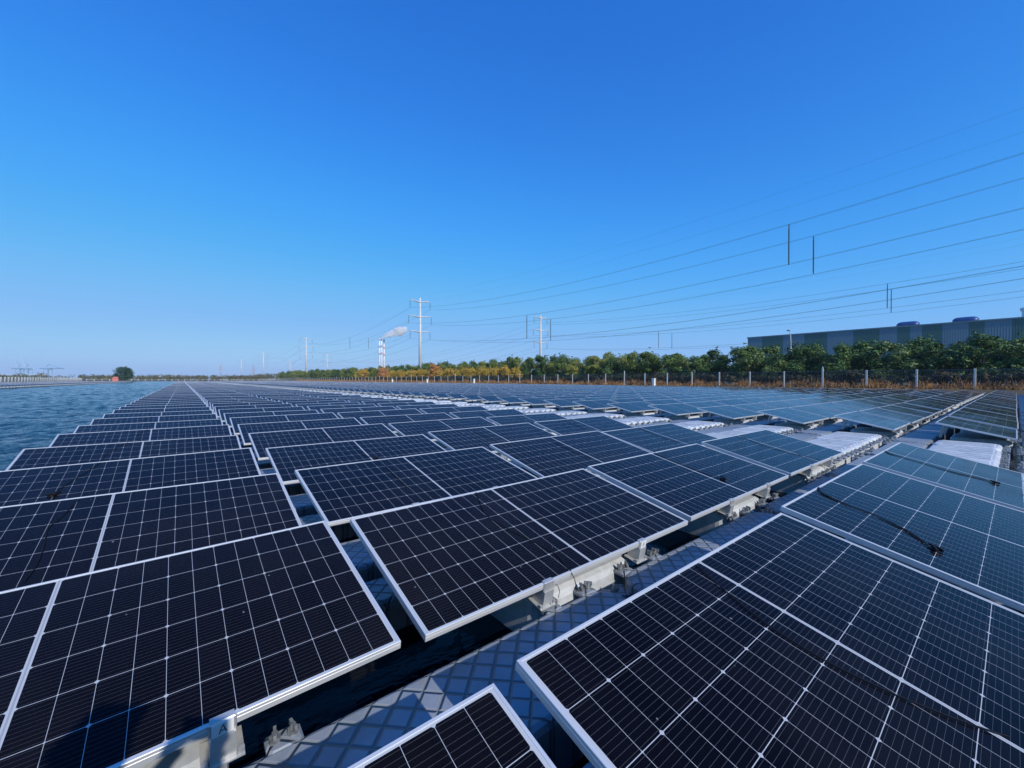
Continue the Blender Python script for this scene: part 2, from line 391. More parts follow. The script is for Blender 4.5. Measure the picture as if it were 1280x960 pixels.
# ------------------------------------------------------------------ floats
def round_float(b,x0,y0,x1,y1,z0,z1,r=.11,ch=.035,mi=0,seg=3):
    b.rings([rrect(x0+.03,y0+.03,x1-.03,y1-.03,r,z0,seg),rrect(x0,y0,x1,y1,r,z0+.06,seg),rrect(x0,y0,x1,y1,r,z1-ch,seg),rrect(x0+ch*.35,y0+ch*.35,x1-ch*.35,y1-ch*.35,r,z1-ch*.3,seg),rrect(x0+ch,y0+ch,x1-ch,y1-ch,max(r-ch*.5,.02),z1,seg)],mi)
def bolt_mb(b,x,y,z,s=1.,a=0.):
    ca,sa=math.cos(a),math.sin(a)
    b.tube([(x,y,z-.01),(x,y,z+.026*s)],.027*s,8); b.tube([(x,y,z+.026*s),(x,y,z+.05*s)],.014*s,6)
    T=Matrix.Translation((x,y,z+.035*s))@Matrix.Rotation(a,4,'Z')
    b.box(-.036*s,-.007*s,-.010*s,.036*s,.007*s,.020*s,0,T)
WZ,MZ=.25,.285
LW=PX
def wk_x(k): return 2.15+LW*k        # the centre of gap k
WKY0,WKY1=1.12,1.665
# tread float with its ears and bolts
HL=LW/2-.075; DW=WKY1-WKY0
b=MB(); round_float(b,-HL,0,HL,DW,-.12,WZ,.15,.03,0,5); tb=b.mesh('float_body',[M['tread']])
ring=[(.075*math.cos(t*math.pi/5),.07*math.sin(t*math.pi/5)) for t in range(10)]
b=MB(); b.rings([[(px,py,0) for px,py in ring],[(px,py,.018) for px,py in ring]]); te=b.mesh('connector_ear',[M['tread']])
b=MB(); b.cbox((0,0,0),(.12,.10,.025),0,None,.01); se=b.mesh('side_ear',[M['tread']])
b=MB(); bolt_mb(b,0,0,0,.72,0); tbo=b.mesh('bolt',[M['steel2']])
EARX=(-1.02,-.66,.70,1.0)
def main_mesh(wd,y0,y1,grooves=0):
    b=MB(); round_float(b,-wd/2,y0,wd/2,y1,-.12,MZ,.09,.05,0,4)
    return b.mesh('float_body',[M['float']])
mm=main_mesh(.95,0,.90)
slab=main_mesh(.865,0,.90)
gapf=MB(); round_float(gapf,-.55,0,.55,.36,-.10,WZ-.05,.08,.04); gap_me=gapf.mesh('float_body',[M['tread']])
def slab_ridges():
    b=MB()
    b.cbox((0,.45,MZ+.004),(.10,.74,.022),0,None,.009)
    return b.mesh('ridge',[M['float']])
sr=slab_ridges()
def wk_slots():
    out=[]
    for r in range(-2,NR):
        y=WKY0+(r)*PY      # the walkway on the near side of panel row r+1
        for k in range(-2 if r<=-1 else -1,22):
            xm=(wk_x(k)+wk_x(k+1))/2
            in_deck=7.2<xm<13.4
            if r<=10 or in_deck or (xm<0 and r<40): out.append((xm,y,r,k))
    return out
wks=wk_slots(); wks.sort(key=lambda s: math.hypot(s[0],s[1]+.3))
wv=[s for s in wks if in_view((s[0],s[1]+.3),.25)]
wsolo=wv[:140]; wset=set(wsolo)
for i,(xm,y,r,k) in enumerate(wsolo):
    rng=random.Random(i); o=empty('walkway_float',(xm+rng.gauss(0,.004),y+rng.gauss(0,.004),rng.gauss(0,.005)),(rng.gauss(0,.004),rng.gauss(0,.004),rng.gauss(0,.004)))
    tag(o,'grey diamond-tread float, %s from the left in the %s walkway from the viewer'%(ordw(k+3),ordw(r+3)),'float','diamond-tread walkway floats')
    link('float_body',tb,o)
    if i<42:
        for sx in (-1,1):
            for yy in (.06,DW-.06):
                q=link('connector_ear',te,o,(sx*(HL+.01),yy,WZ-.085+(0 if sx<0 else .022)))
                if sx>0: link('bolt',tbo,q,(.055,0,.02)).rotation_euler=(0,0,yy*3)
        for ex in EARX:
            q=link('side_ear',se,o,(ex,DW+.022,WZ-.01))
            for dx in (-.03,.03): link('bolt',tbo,q,(dx,0,.012)).rotation_euler=(0,0,rng.uniform(0,3))
b=MB()
for s in wks:
    if s in wset: continue
    xm,y,r,k=s; hl=LW/2-.06
    b.rings([rrect(xm-hl,y,xm+hl,y+WKY1-WKY0,.12,-.1,1),rrect(xm-hl,y,xm+hl,y+WKY1-WKY0,.12,WZ-.02,1),rrect(xm-hl+.02,y+.02,xm+hl-.02,y+WKY1-WKY0-.02,.11,WZ,1)],0)
    if r<70:
        for x in (-1.02,-.66,.70,1.0): b.cbox((xm+x,y+WKY1-WKY0+.02,WZ+.03),(.10,.06,.06),1)
tag(b.build('walkway_float_rows',[M['tread'],M['bolt']]),'far lines of grey walkway floats','floats',kind='stuff')
# main floats under the panels and the bare floats of the white deck
msl=[]
for s in near_sorted[:150]:
    p,_=pose(*s); msl.append((p[0]+1.21,p[1]+.055,s))
for i,(x,y,s) in enumerate(msl):
    o=empty('support_float',(x,y,0))
    tag(o,'support float under the '+core(*s),'float','support floats under the panels')
    link('float_body',mm,o)
b=MB()
mset=set(s for _,_,s in msl)
for s in slots:
    if s in mset: continue
    if s[0] in (0,3,100,200,103) or s[1]<12 or s[0]>=199:
        p,_=pose(*s); x,y=p[0]+1.21,p[1]+.055
        b.rings([rrect(x-.51,y,x+.51,y+.9,.1,-.1,1),rrect(x-.51,y,x+.51,y+.9,.1,MZ-.03,1),rrect(x-.48,y+.03,x+.48,y+.87,.09,MZ,1)],0)
tag(b.build('support_float_rows',M['float']),'far lines of pale support floats under the panels','floats',kind='stuff')
# small floats between neighbouring columns
cnt=0
for s in near_sorted:
    c,r=s
    if c in (1,2,3) and -1<=r<=6:
        p,_=pose(c,r); o=empty('link_float',(p[0]-.07,p[1]+.74,0))
        tag(o,'low link float left of the '+core(c,r),'float','low link floats in the gaps between panels')
        link('float_body',gap_me,o)
DX0=8.03
deck=[]
for r in range(-5,NR+2):
    y=.155+(r)*PY
    for k in range(5): deck.append((DX0+.45+k*.905,y,r,k))
deck.sort(key=lambda s: math.hypot(s[0],s[1]))
dv=[s for s in deck if in_view((s[0],s[1]+.4),.1)][:130]; dset=set(dv)
for i,(x,y,r,k) in enumerate(dv):
    rng=random.Random(i+900); o=empty('deck_float',(x,y,rng.gauss(0,.006)),(rng.gauss(0,.006),rng.gauss(0,.006),rng.gauss(0,.004)))
    tag(o,'white ribbed deck float, %s across the deck in the %s line from the right'%(ordw(k+1),ordw(r+7)),'float','bare white floats of the wide deck')
    link('float_body',slab,o)
    for sx in (-.24,0,.24): link('ridge',sr,o,(sx,0,0))
    if i<60:
        for ex in (-.30,0,.30):
            q=link('connector_ear',se,o,(ex,-.05,WZ-.02)); link('bolt',tbo,q,(0,0,.012)).rotation_euler=(0,0,rng.uniform(0,3))
b=MB()
for s in deck:
    if s in dset: continue
    x,y,r,k=s
    b.rings([rrect(x-.43,y,x+.43,y+.9,.08,-.1,1),rrect(x-.43,y,x+.43,y+.9,.08,MZ-.03,1),rrect(x-.40,y+.03,x+.40,y+.87,.07,MZ,1)],0)
tag(b.build('deck_float_rows',M['float']),'far stretch of the bare white float deck','floats',kind='stuff')
# ------------------------------------------------------------------ cables lying on the panels
CB={(3,0):[(1.10,1.12),(.985,1.06),(.979,.962),(.965,.786),(.905,.518),(.975,.315),(.947,.211)],(2,0):[(.80,1.125),(.651,1.068),(.597,.883),(.60,.746),(.5,.558),(.324,.395)],
(1,0):[(1.09,1.11),(1.027,.954),(.972,.771),(.967,.581),(1.011,.411),(1.061,.299),(1.113,.207),(1.16,.14)],(3,1):[(1.182,1.108),(1.071,.911),(1.012,.784),(.993,.551),(1.079,.329),(1.139,.194),(1.225,.035)],
(2,1):[(1.211,1.12),(1.156,.832),(1.193,.497),(1.222,.309)],(1,1):[(.984,1.12),(.934,1.004),(.854,.767),(.888,.547),(.979,.207),(.95,.05),(.94,-.035),(.90,-.09)],
(0,2):[(.95,1.1),(.905,.837),(.866,.686),(.886,.465),(.894,.232),(.877,.085)],(0,3):[(.9,1.1),(.832,.886),(.753,.712),(.655,.39)],(3,2):[(1.094,1.12),(1.023,.904),(.969,.506),(1.079,.261)]}
def smooth(P,n=5):
    P=[Vector((*p,0)) if len(p)==2 else Vector(p) for p in P]; out=[]
    for i in range(len(P)-1):
        p0,p1,p2,p3=P[max(i-1,0)],P[i],P[i+1],P[min(i+2,len(P)-1)]
        for k in range(n):
            t=k/n; out.append(.5*((2*p1)+(p2-p0)*t+(2*p0-5*p1+4*p2-p3)*t*t+(3*p1-p0-3*p2+p3)*t**3))
    return out+[P[-1]]
cab=[s for s in near_sorted if s in CB or (s[0]<4 and 0<=s[1]<=9 and s not in ((0,0),(0,1)))]
for s in cab:
    rng=random.Random(s[0]*100+s[1]); P=CB.get(s)
    if P is None:
        x0=rng.uniform(.9,1.2); P=[(x0,1.11),(x0-.1,.9),(x0-.15+rng.uniform(-.05,.1),.6),(x0-.05+rng.uniform(-.1,.1),rng.uniform(.2,.4))]
    loc,rot=pose(*s); T=Matrix.Translation(loc)@Euler(rot).to_matrix().to_4x4()
    def lift(p,z): return Vector((p.x,p.y,(z if p.y>0.0 else z-.012+p.y*.5)))
    P1=smooth(P); P2=[Vector((p.x+.012*math.sin(i*.35)+.008,p.y-.004,0)) for i,p in enumerate(P1)]
    e=empty('cable',T@Vector((P[0][0],P[0][1],0)),rot)
    tag(e,'black cable on the '+core(*s),'cable','loose black cables lying across the panels')
    Ti=Vector((P[0][0],P[0][1],0))
    b=MB(); b.tube([lift(p,.0035)-Ti for p in P1],.0026,6)
    if s in ((3,0),(2,0)): b.tube([lift(p,.0035)-Ti for p in P2[:-2]],.0030,6)
    b.build('cable_wire',M['rubber'],e,True)
    if s in ((3,0),(2,0)) or (s!=(1,0) and s!=(1,1) and rng.random()<.25):
        q=lift(P1[-1],.012)-Ti; b=MB()
        for dx,dy,an in ((0,0,.4),(.028,-.012,1.1)):
            TT=Matrix.Translation((q.x+dx,q.y+dy,.012))@Matrix.Rotation(an,4,'Z'); b.cbox((0,0,0),(.055,.018,.018),0,TT,.003); b.cbox((.036,0,0),(.03,.012,.012),0,TT,.002)
        b.build('connector_plug',M['rubber'],e)
# ------------------------------------------------------------------ fence on the bank, shrubs, grass
FX=59.0; FS=3.98; F0=2.5
fe=empty('fence',(FX,0,GZ)); tag(fe,'wire mesh fence with pale concrete posts along the far right bank','fence')
def post_me(h,tall):
    b=MB(); b.cbox((0,0,h/2-.1),(.17,.17,h+.2),0,None,.02)
    if tall: b.cbox((0,0,h+.12),(.11,.11,.24),0,None,.03)
    return b.mesh('post',[M['concrete']])
pm=[post_me(2.0,False),post_me(2.25,True)]
for i in range(-6,92):
    link('post',pm[1 if i%7==3 else 0],fe,(0,F0+i*FS,0))
b=MB()
for i in range(92,118): b.box(-.08,F0+i*FS-.08,0,.08,F0+i*FS+.08,2.0)
o=b.build('post_row',M['concrete'],fe); o['kind']='stuff'
b=MB(); yA,yB=F0-6*FS,F0+118*FS
for z in (1.92,.12): b.box(-.03,yA,z-.03,.03,yB,z+.03)
for k in range(7): b.box(-.008,yA,.36+k*.24,.008,yB,.372+k*.24)
y=yA
while y<220: b.box(-.006,y,.1,.006,y+.024,1.9); y+=.16 if y<110 else .4
b.build('wire_mesh',M['wire'],fe)
def leafcloud(b,n,lobes,size,flat=.0,rng=random):
    for _ in range(n):
        c,rad=rng.choice(lobes); 
        u=Vector((rng.gauss(0,1),rng.gauss(0,1),rng.gauss(0,1))).normalized(); rr=rad*(rng.random()**.35)
        p=Vector(c)+Vector((u.x*rr,u.y*rr,u.z*rr*.82)); s=size*rng.uniform(.6,1.4)
        a=(u+Vector((rng.gauss(0,.6),rng.gauss(0,.6),rng.gauss(0,.6)+.3))).normalized()
        t=a.cross(Vector((rng.gauss(0,1),rng.gauss(0,1),rng.gauss(0,1)))).normalized(); v=a.cross(t)
        b.add([p-t*s*.5,p+v*s*.32,p+t*s*.6,p-v*s*.32],[(0,1,2,3)])
def shrub_me(seed):
    rng=random.Random(seed); b=MB()
    lobes=[((rng.uniform(-.5,.5),rng.uniform(-1.3,1.3),rng.uniform(.5,1.35)),rng.uniform(.4,.65)) for _ in range(9)]
    leafcloud(b,1500,lobes,.19,rng=rng); me=b.mesh('crown',[M['hedge']])
    s=MB()
    for k in range(5): s.tube([(0,rng.uniform(-.4,.4),0),(rng.uniform(-.3,.3),rng.uniform(-1,1),1.0)],[.03,.012],4)
    return me,s.mesh('stem',[M['trunk']])
shr=[shrub_me(k) for k in range(4)]
n=0; y=-22.
while y<330:
    v=shr[n%4]; o=empty('shrub',(FX+2.3+random.uniform(-.3,.5),y,GZ),(0,0,random.choice((0,math.pi))+random.uniform(-.3,.3))); 
    k=random.uniform(.85,1.15); o.scale=(k,k,k*random.uniform(.9,1.15))
    seg='right of the frame corner' if y<8 else 'in front of the long building' if y<55 else 'left of the long building' if y<80 else 'below the yellow trees' if y<160 else 'far along the bank'
    tag(o,'dark brownish shrub behind the wire fence, '+seg,'shrub','dark shrubs behind the fence')
    link('crown',v[0],o); link('stem',v[1],o); y+=random.uniform(1.7,2.3) if y<150 else random.uniform(2.6,3.4); n+=1
b=MB(); rng=random.Random(3)
from mathutils import noise as mn
for _ in range(34000):
    y=-25+(rng.random()**1.6)*330; x=FX-.5+rng.random()**1.1*2.6
    q=mn.noise(Vector((x*.7,y*.45,0)))+.5*mn.noise(Vector((x*2,y*1.6,5)))
    if q<-.28 and x<FX+.8: continue
    h=rng.uniform(.35,.7)*(1.0+1.1*q)*(.55 if x<FX+.2 else 1.1); wd=rng.uniform(.02,.045)*(1+y/90); a=rng.uniform(0,3.14); dx,dy=math.cos(a)*wd,math.sin(a)*wd; lx,ly=rng.gauss(0,.2),rng.gauss(0,.2); h=max(h,.12)
    b.add([(x-dx,y-dy,GZ),(x+dx,y+dy,GZ),(x+lx+dx*.3,y+ly+dy*.3,GZ+h),(x+lx-dx*.3,y+ly,GZ+h*.95)],[(0,1,2,3)])
tag(b.build('dry_grass',M['grass']),'dry orange grass along the foot of the fence','grass',kind='stuff')
for i,(yy,ln) in enumerate(((36.,'nearest of the white marker posts, in front of the fence left of the building'),(87.,'white marker post before the fence, below the tall white pylon side'),(112.6,'white marker post before the fence, below the yellow trees'),(139.,'farthest white marker post, below the orange tree'))):
    b=MB(); b.cbox((0,0,.55),(.42,.42,1.1),0,None,.03); b.cbox((0,0,1.13),(.5,.5,.07),0,None,.02)
    tag(b.build('marker_post',M['white'],None,False,(57.9,yy,GZ)),ln,'marker post','white marker posts at the water edge')
# ------------------------------------------------------------------ trees
def tree_me(seed,leafm,h=7.4,rw=3.0,n=5200,ls=.26,bush=False,nl=17):
    rng=random.Random(seed); b=MB(); lobes=[]
    for _ in range(nl):
        t=rng.random(); z=h*(.20+.68*t) if not bush else h*(.2+.62*t); w=rw*(1-abs(t-.35)**1.5*.95); a=rng.uniform(0,6.28); q=w*math.sqrt(rng.random())*.78
        lobes.append(((q*math.cos(a),q*math.sin(a),z),rng.uniform(.55,1.05)*rw/2.4))
    leafcloud(b,n,lobes,ls,rng=rng)
    for _ in range(26):      # sprigs that break the outline
        c,rad=rng.choice(lobes); u=Vector((rng.gauss(0,1),rng.gauss(0,1),abs(rng.gauss(0,1))+.5)).normalized()
        leafcloud(b,16,[(tuple(Vector(c)+u*rad*1.15),.25)],ls*.8,rng=rng)
    crown=b.mesh('crown',[leafm]); s=MB(); s.tube([(0,0,-.2),(.06,0,h*.3),(-.05,.05,h*.62)],[.16,.11,.04],7)
    for c,rad in lobes[:9]:
        z0=h*rng.uniform(.16,.4); s.tube([(0,0,z0),(c[0]*.5,c[1]*.5,(z0+c[2])/2+.1),c],[.06,.04,.015],5)
    return crown,s.mesh('trunk',[M['trunk']])
TA=[tree_me(10+k,M['leafA']) for k in range(4)]; TB=[tree_me(30+k,M['leafB']) for k in range(4)]
TY=[tree_me(50+k,M['leafY'],4.3,2.3,1800,.22,True) for k in range(3)]; TO=[tree_me(60+k,M['leafO'],5.6,2.3,1500,.22) for k in range(2)]
def tree(v,x,y,s,label,group,z=GZ,sz=None,name='tree'):
    o=empty(name,(x,y,z),(0,0,random.uniform(0,6.28))); o.scale=(s,s,sz or s); tag(o,label,'tree',group)
    link('crown',v[0],o); link('trunk',v[1],o); return o
def seg(y):
    return 'right of the blue roof vents' if y<4 else 'in front of the long building' if y<52 else 'between the building and the twin lamps' if y<78 else 'around the second pylon' if y<110 else 'behind the yellow trees' if y<190 else 'far down the belt toward the chimneys'
nt_=0
for row,(xl,sp) in enumerate(((70.,3.9),(76.,4.3),(84,6.5))):
    y=-26.+row*2
    while y<(420 if row<2 else 300):
        gap=sp*(.74 if y<60 and row<2 else .95 if y<160 else 1.75)
        dark = (y<38 and random.random()<.85) or random.random()<.4
        v=random.choice(TA if dark else TB); s=random.uniform(.84,1.12)*(.90 if y>58 else .96)*(1.05 if row else 1)*(1+max(0,y-150)*.0009)
        tree(v,xl+random.uniform(-1,1),y+random.uniform(-.8,.8),s,('dark green leafy tree, ' if dark else 'yellowish green leafy tree, ')+('front line, ','second line, ','rear line, ')[row]+seg(y),'green trees in the belt behind the fence',sz=s*(.84 if y<58 else 1.)); nt_+=1
        y+=gap
y=80.
while y<158:
    tree(random.choice(TY),65.5+random.uniform(-.4,.4),y,random.uniform(.94,1.12),'low yellow autumn tree in the row before the green belt','low yellow trees'); y+=3.1
tree(TO[0],64.5,121.,1.15,'rust orange tree in the middle of the yellow row','orange trees'); tree(TO[1],66,121.5,1.05,'rust orange tree just behind the one in the yellow row','orange trees')
for q,yy in enumerate((163.,168.,173.)): tree(TO[q%2],65.+q,yy,1.12,'rust orange tree below the smoking chimneys','orange trees')
tree(TY[0],66,190,1.4,'yellow-green round tree left of the orange tree','yellow trees'); tree(TY[1],66,196,1.4,'yellow-green round tree behind the round one','yellow trees'); 
# far wood: one mass
b=MB(); rng=random.Random(8)
def mass(x0,x1,y0,y1,n,h,ls):
    for _ in range(n):
        t=rng.random(); x=x0+(x1-x0)*t; y=y0+(y1-y0)*rng.random(); r_=rng.uniform(2,3.5)
        hh=h*rng.uniform(.55,1.1); leafcloud(b,26,[((x,y,GZ+hh*.45),r_),((x,y,GZ+hh*.75),r_*.7)],ls,rng=rng)
mass(70,95,420,1050,330,8.5,1.2)
mass(-70,75,500,620,420,6.0,1.1)
mass(-330,-80,300,620,520,6.0,1.1)
tag(b.build('far_wood',leaf('far_wood_leaves',(.05,.07,.025),(.10,.10,.035),(.20,.13,.05),.0)),'low far-off wood along the horizon','wood',kind='stuff')
# lone tree at the left
M['leafD']=leaf('bluish_green_leaves',(.018,.05,.03),(.03,.075,.04),(.06,.11,.05))
lt=tree_me(107,M['leafD'],9.6,5.0,11000,.4,True,46)
sp_=MB(); sp_.rings([rrect(-36,318,-18,346,6,-.8,5),rrect(-33,321,-21,343,5,.5,5)]); tag(sp_.build('spit',M['earth']),kind='structure')
tree(lt,-26.5,331,1.0,'lone round dark green tree by the water at the left','lone trees',z=.4)
b=MB(); b.cbox((0,0,1.0),(2.6,2.4,2.0),0,None,.15); b.rings([rrect(-1.5,-1.3,1.5,1.3,.1,2.02,1),rrect(-.6,-.1,.6,.1,.05,2.8,1)],0)
tag(b.build('hut',M['red'],None,False,(-29.4,322.5,.35)),'small orange red hut at the foot of the lone tree','hut')
# left bank fence
lf=empty('fence',(-64.5,0,GZ)); tag(lf,'row of pale posts along the far left bank','fence')
pl=MB(); pl.cbox((0,0,1.1),(.55,.55,2.3),0,None,.05); plm=pl.mesh('post',[M['concrete']])
for i in range(44): link('post',plm,lf,(0,262+i*5.2,0))
b=MB(); b.box(-.05,255,2.0,.05,490,2.12); b.box(-.05,255,1.0,.05,490,1.1); b.build('rail',M['concrete'],lf)
b=MB()
for i in range(30):
    b.box(-60+i*4.4,471.8,0,-59.6+i*4.4,472.2,1.3)
b.box(-60,471.9,1.15,72,472.1,1.25)
o=b.build('fence',M['concrete'],None,False,(0,0,GZ)); tag(o,'pale post and rail fence along the far end of the pond','fence')
# ------------------------------------------------------------------ long building
M['clad1']=noisy('blue_grey_cladding',(.12,.21,.25),(.14,.23,.27),.2,.5)
M['clad2']=noisy('dark_green_cladding',(.045,.125,.11),(.055,.14,.12),.2,.5)
for k in ('clad1','clad2'):
    g=NG(M[k]); geo=g.n('ShaderNodeNewGeometry'); s_=g.n('ShaderNodeSeparateXYZ'); g.l(geo.outputs['Position'],s_.inputs[0])
    h=g.math('SINE',g.math('MULTIPLY',s_.outputs[1],14.)); g.bump(h,.25,.04)
M['blue']=noisy('blue_roof_paint',(.01,.045,.17),(.02,.06,.21),.5,.4)
bd=empty('long_building',(150,10,GZ)); tag(bd,'long blue and green striped industrial building behind the trees at the right','building')
H=15.0
def kx(u):
    r=(u-640)/510; return (-r*math.sin(YAW)+math.cos(YAW))/(r*math.cos(YAW)+math.sin(YAW))*150
ed=[57.7]+[kx(u) for u in (952,978.6,1005,1033.5,1066,1099,1121,1137,1152,1177,1210,1230,1264)]+[-7.,-14.,-22,-30,-38,-46]
b=MB()
for i in range(len(ed)-1): b.box(0,ed[i+1]-10,0,.4,ed[i]-10,H,i%2)
b.box(.4,ed[-1]-10,0,60,ed[0]-10,H-.3,0)
b.build('wall',[M['clad1'],M['clad2']],bd)
b=MB(); b.box(-.15,ed[-1]-10.2,H,.6,ed[0]-9.8,H+.35); b.build('parapet',M['clad1'],bd)
for yc in (kx(1131.3)*1.04,kx(1204.5)*1.04):
    b=MB(); RR=[]
    for k in range(13):
        a=math.pi*k/12; 
        RR.append((2.3*-math.cos(a)))
    prof=[]
    for k in range(13):
        t=-1+2*k/12; r_=1.15*(1-abs(t)**6*.55); prof.append([(10+r_*1.3*math.cos(q*math.pi/8),yc-10+t*2.35,H+1.3+r_*.95*math.sin(q*math.pi/8)) for q in range(16)])
    b.rings(prof); b.box(9,yc-12,H-.3,11,yc-8,H+.9); v=b.build('roof_vent',M['blue'],bd,True)
b=MB(); b.tube([(5,-11.2,H-.4),(5,-11.2,H+2.2)],.55,12); b.tube([(5,-11.2,H+2.2),(5,-11.2,H+2.9)],[.8,.8],12); b.build('roof_stack',M['white'],bd)
# ------------------------------------------------------------------ street lamps
for (x,y,h,lab) in ((100,62.5,9.6,'street lamp with dark head above the trees left of the building'),(101,103.,9.4,'faint street lamp above the trees near the second pylon'),(96,28.8,10.8,'dark street lamp standing in front of the long building'),(115,150,10.5,'faint street lamp between the two pylons')):
    e=empty('street_lamp',(x,y,GZ)); tag(e,lab,'street lamp','street lamps above the tree belt')
    b=MB(); b.tube([(0,0,0),(0,0,h*.8),(-.3,0,h*.93),(-1.1,0,h)],[.11,.08,.07,.05],8); b.build('pole',M['white'],e)
    b=MB(); b.cbox((-1.45,0,h),(.9,.35,.2),0,None,.05); b.build('lamp_head',M['bolt'],e)
# ------------------------------------------------------------------ pylons and lines
def pylon(x,y,lab,H=40.,aw=5.2):
    e=empty('power_pylon',(x,y,GZ)); tag(e,lab,'pylon','white tubular power pylons')
    b=MB(); b.tube([(0,0,0),(0,0,H*.5),(0,0,H)],[.85,.66,.40],12); b.build('pole',M['pgrey'],e,True)
    b=MB(); b.tube([(-.75,-.2,1),(-.32,-.1,H-1)],[.05,.05],4)
    for q in range(28): b.box(-.95+q*.016,-.22,1.5+q*1.35,-.55+q*.016,-.16,1.56+q*1.35)
    b.build('ladder',M['wire'],e)
    for k,(z,a) in enumerate(((H-1.4,aw),(H-8.6,aw+.7),(H-15.8,aw))):
        b=MB(); 
        for sx in (-1,1):
            b.tube([(0,-.3,z-.6),(sx*a*.5,-.2,z-.15),(sx*a,0,z)],[.32,.25,.15],5)
            b.tube([(0,.3,z-.6),(sx*a*.5,.2,z-.15),(sx*a,0,z)],[.32,.25,.15],5)
        if k==0:
            for sx in (-1,1): b.tube([(sx*a*.7,0,z),(sx*a*.8,0,z+1.2)],.08,5)
        b.build('crossarm',M['pgrey'],e)
        for sx in (-1,1):
            b=MB(); b.tube([(sx*a,0,z),(sx*a,0,z-3.8)],.05,5)
            for q in range(12): b.tube([(sx*a,0,z-.5-q*.26),(sx*a,0,z-.58-q*.26)],.17,8)
            b.build('insulator',M['insul'],e)
def line(x,ys,name,group,H=40.,aw=5.2,sag=7.2):
    for k,(dz,a,lv) in enumerate(((1.4+3.8,aw,'upper'),(8.6+3.8,aw+.7,'middle'),(15.8+3.8,aw,'lower'),(.2,aw*.8,'top earth'))):
        for sx in (-1,1):
            b=MB()
            for off in ((-.22,.22) if k<3 else (0,)):
                pts=[]
                for y0,y1 in zip(ys[:-1],ys[1:]):
                    s=sag*((y1-y0)/231.)**1.5*(.75 if k==3 else 1)
                    for t in range(24):
                        t/=24; pts.append((sx*a+off,y0+(y1-y0)*t,H+GZ-dz-4*s*t*(1-t)))
                pts.append((sx*a+off,ys[-1],H+GZ-dz))
                b.tube(pts,.017 if k<3 else .010,5)
            o=b.build('power_line',M['wire'],None,False,(x,0,0))
            tag(o,'%s wire of the %s, on its %s side'%(lv,name,'near' if sx<0 else 'far'),'power line',group)
def spacer(x,y,z0,z1,lab):
    b=MB(); b.tube([(0,0,0),(0,0,z1-z0)],.09,6)
    for q in range(int((z1-z0-1.0)/.3)): b.tube([(0,0,.5+q*.3),(0,0,.56+q*.3)],.16,6)
    tag(b.build('phase_spacer',M['insul'],None,False,(x,y,z0)),lab,'insulator','vertical rods between the power lines')
YA=[-51.,180.,411.,665.,940.]; YB=[-60.,177.,405.,633.,895.]
XA,XB=89.,165.
for y,l in zip(YA,('pylon at the right beyond the tree belt','tall white pylon above the orange tree, nearest and largest','white pylon third in height, left of the chimneys','thin distant pylon far left of the chimneys','thinnest pale pylon near the vanishing point')): pylon(XA,y,l)
for y,l in zip(YB,('second-line pylon at the right','grey-white pylon standing behind the green trees in the middle','pale pylon behind the tall white one','small far pylon right of the third pylon','tiny pale pylon left of the smoking chimneys')): 
    if y!=405.: pylon(XB,y,l,39.)
line(XA,YA,'nearer line','wires of the nearer line'); YBw=[-60.,177.,633.,895.]; line(XB,YBw,'farther line','wires of the farther line',39.,5.2,5.2)
def wz(ys,y,dz,H,sag):
    for y0,y1 in zip(ys[:-1],ys[1:]):
        if y0<=y<=y1: t=(y-y0)/(y1-y0); return H+GZ-dz-4*sag*((y1-y0)/231.)**1.5*t*(1-t)
for (x,y,u,l_,lab) in ((XA-5.4,25.5,5.2,12.4,'thick dark rod, leftmost of the four rods high at the right'),(XA+5.4,24.7,5.2,12.4,'dark rod second from the left high at the right'),(XA-5.4,96,12.4,19.6,'dark rod just left of the pylon in the middle'),(XA+5.4,96.5,12.4,19.6,'dark rod just right of the pylon in the middle'),
    (XA-5.4,268,5.2,12.4,'faint rod left of the chimneys'),(XA+5.4,265,5.2,12.4,'faint rod just left of the chimneys')):
    spacer(x,y,wz(YA,y,l_,40.,7.2),wz(YA,y,u,40.,7.2),lab)
for (x,y,u,l_,lab) in ((XB-5.4,23.8,5.2,12.4,'short dark rod above the roof vents, the left one'),(XB+5.4,24.5,5.2,12.4,'short dark rod above the roof vents, the right one'),(XB-5.4,97,12.4,19.6,'faint rod above the trees beside the street lamp, left'),(XB+5.4,97,12.4,19.6,'faint rod above the trees beside the street lamp, right')):
    spacer(x,y,wz(YBw,y,l_,39.,5.2),wz(YBw,y,u,39.,5.2),lab)
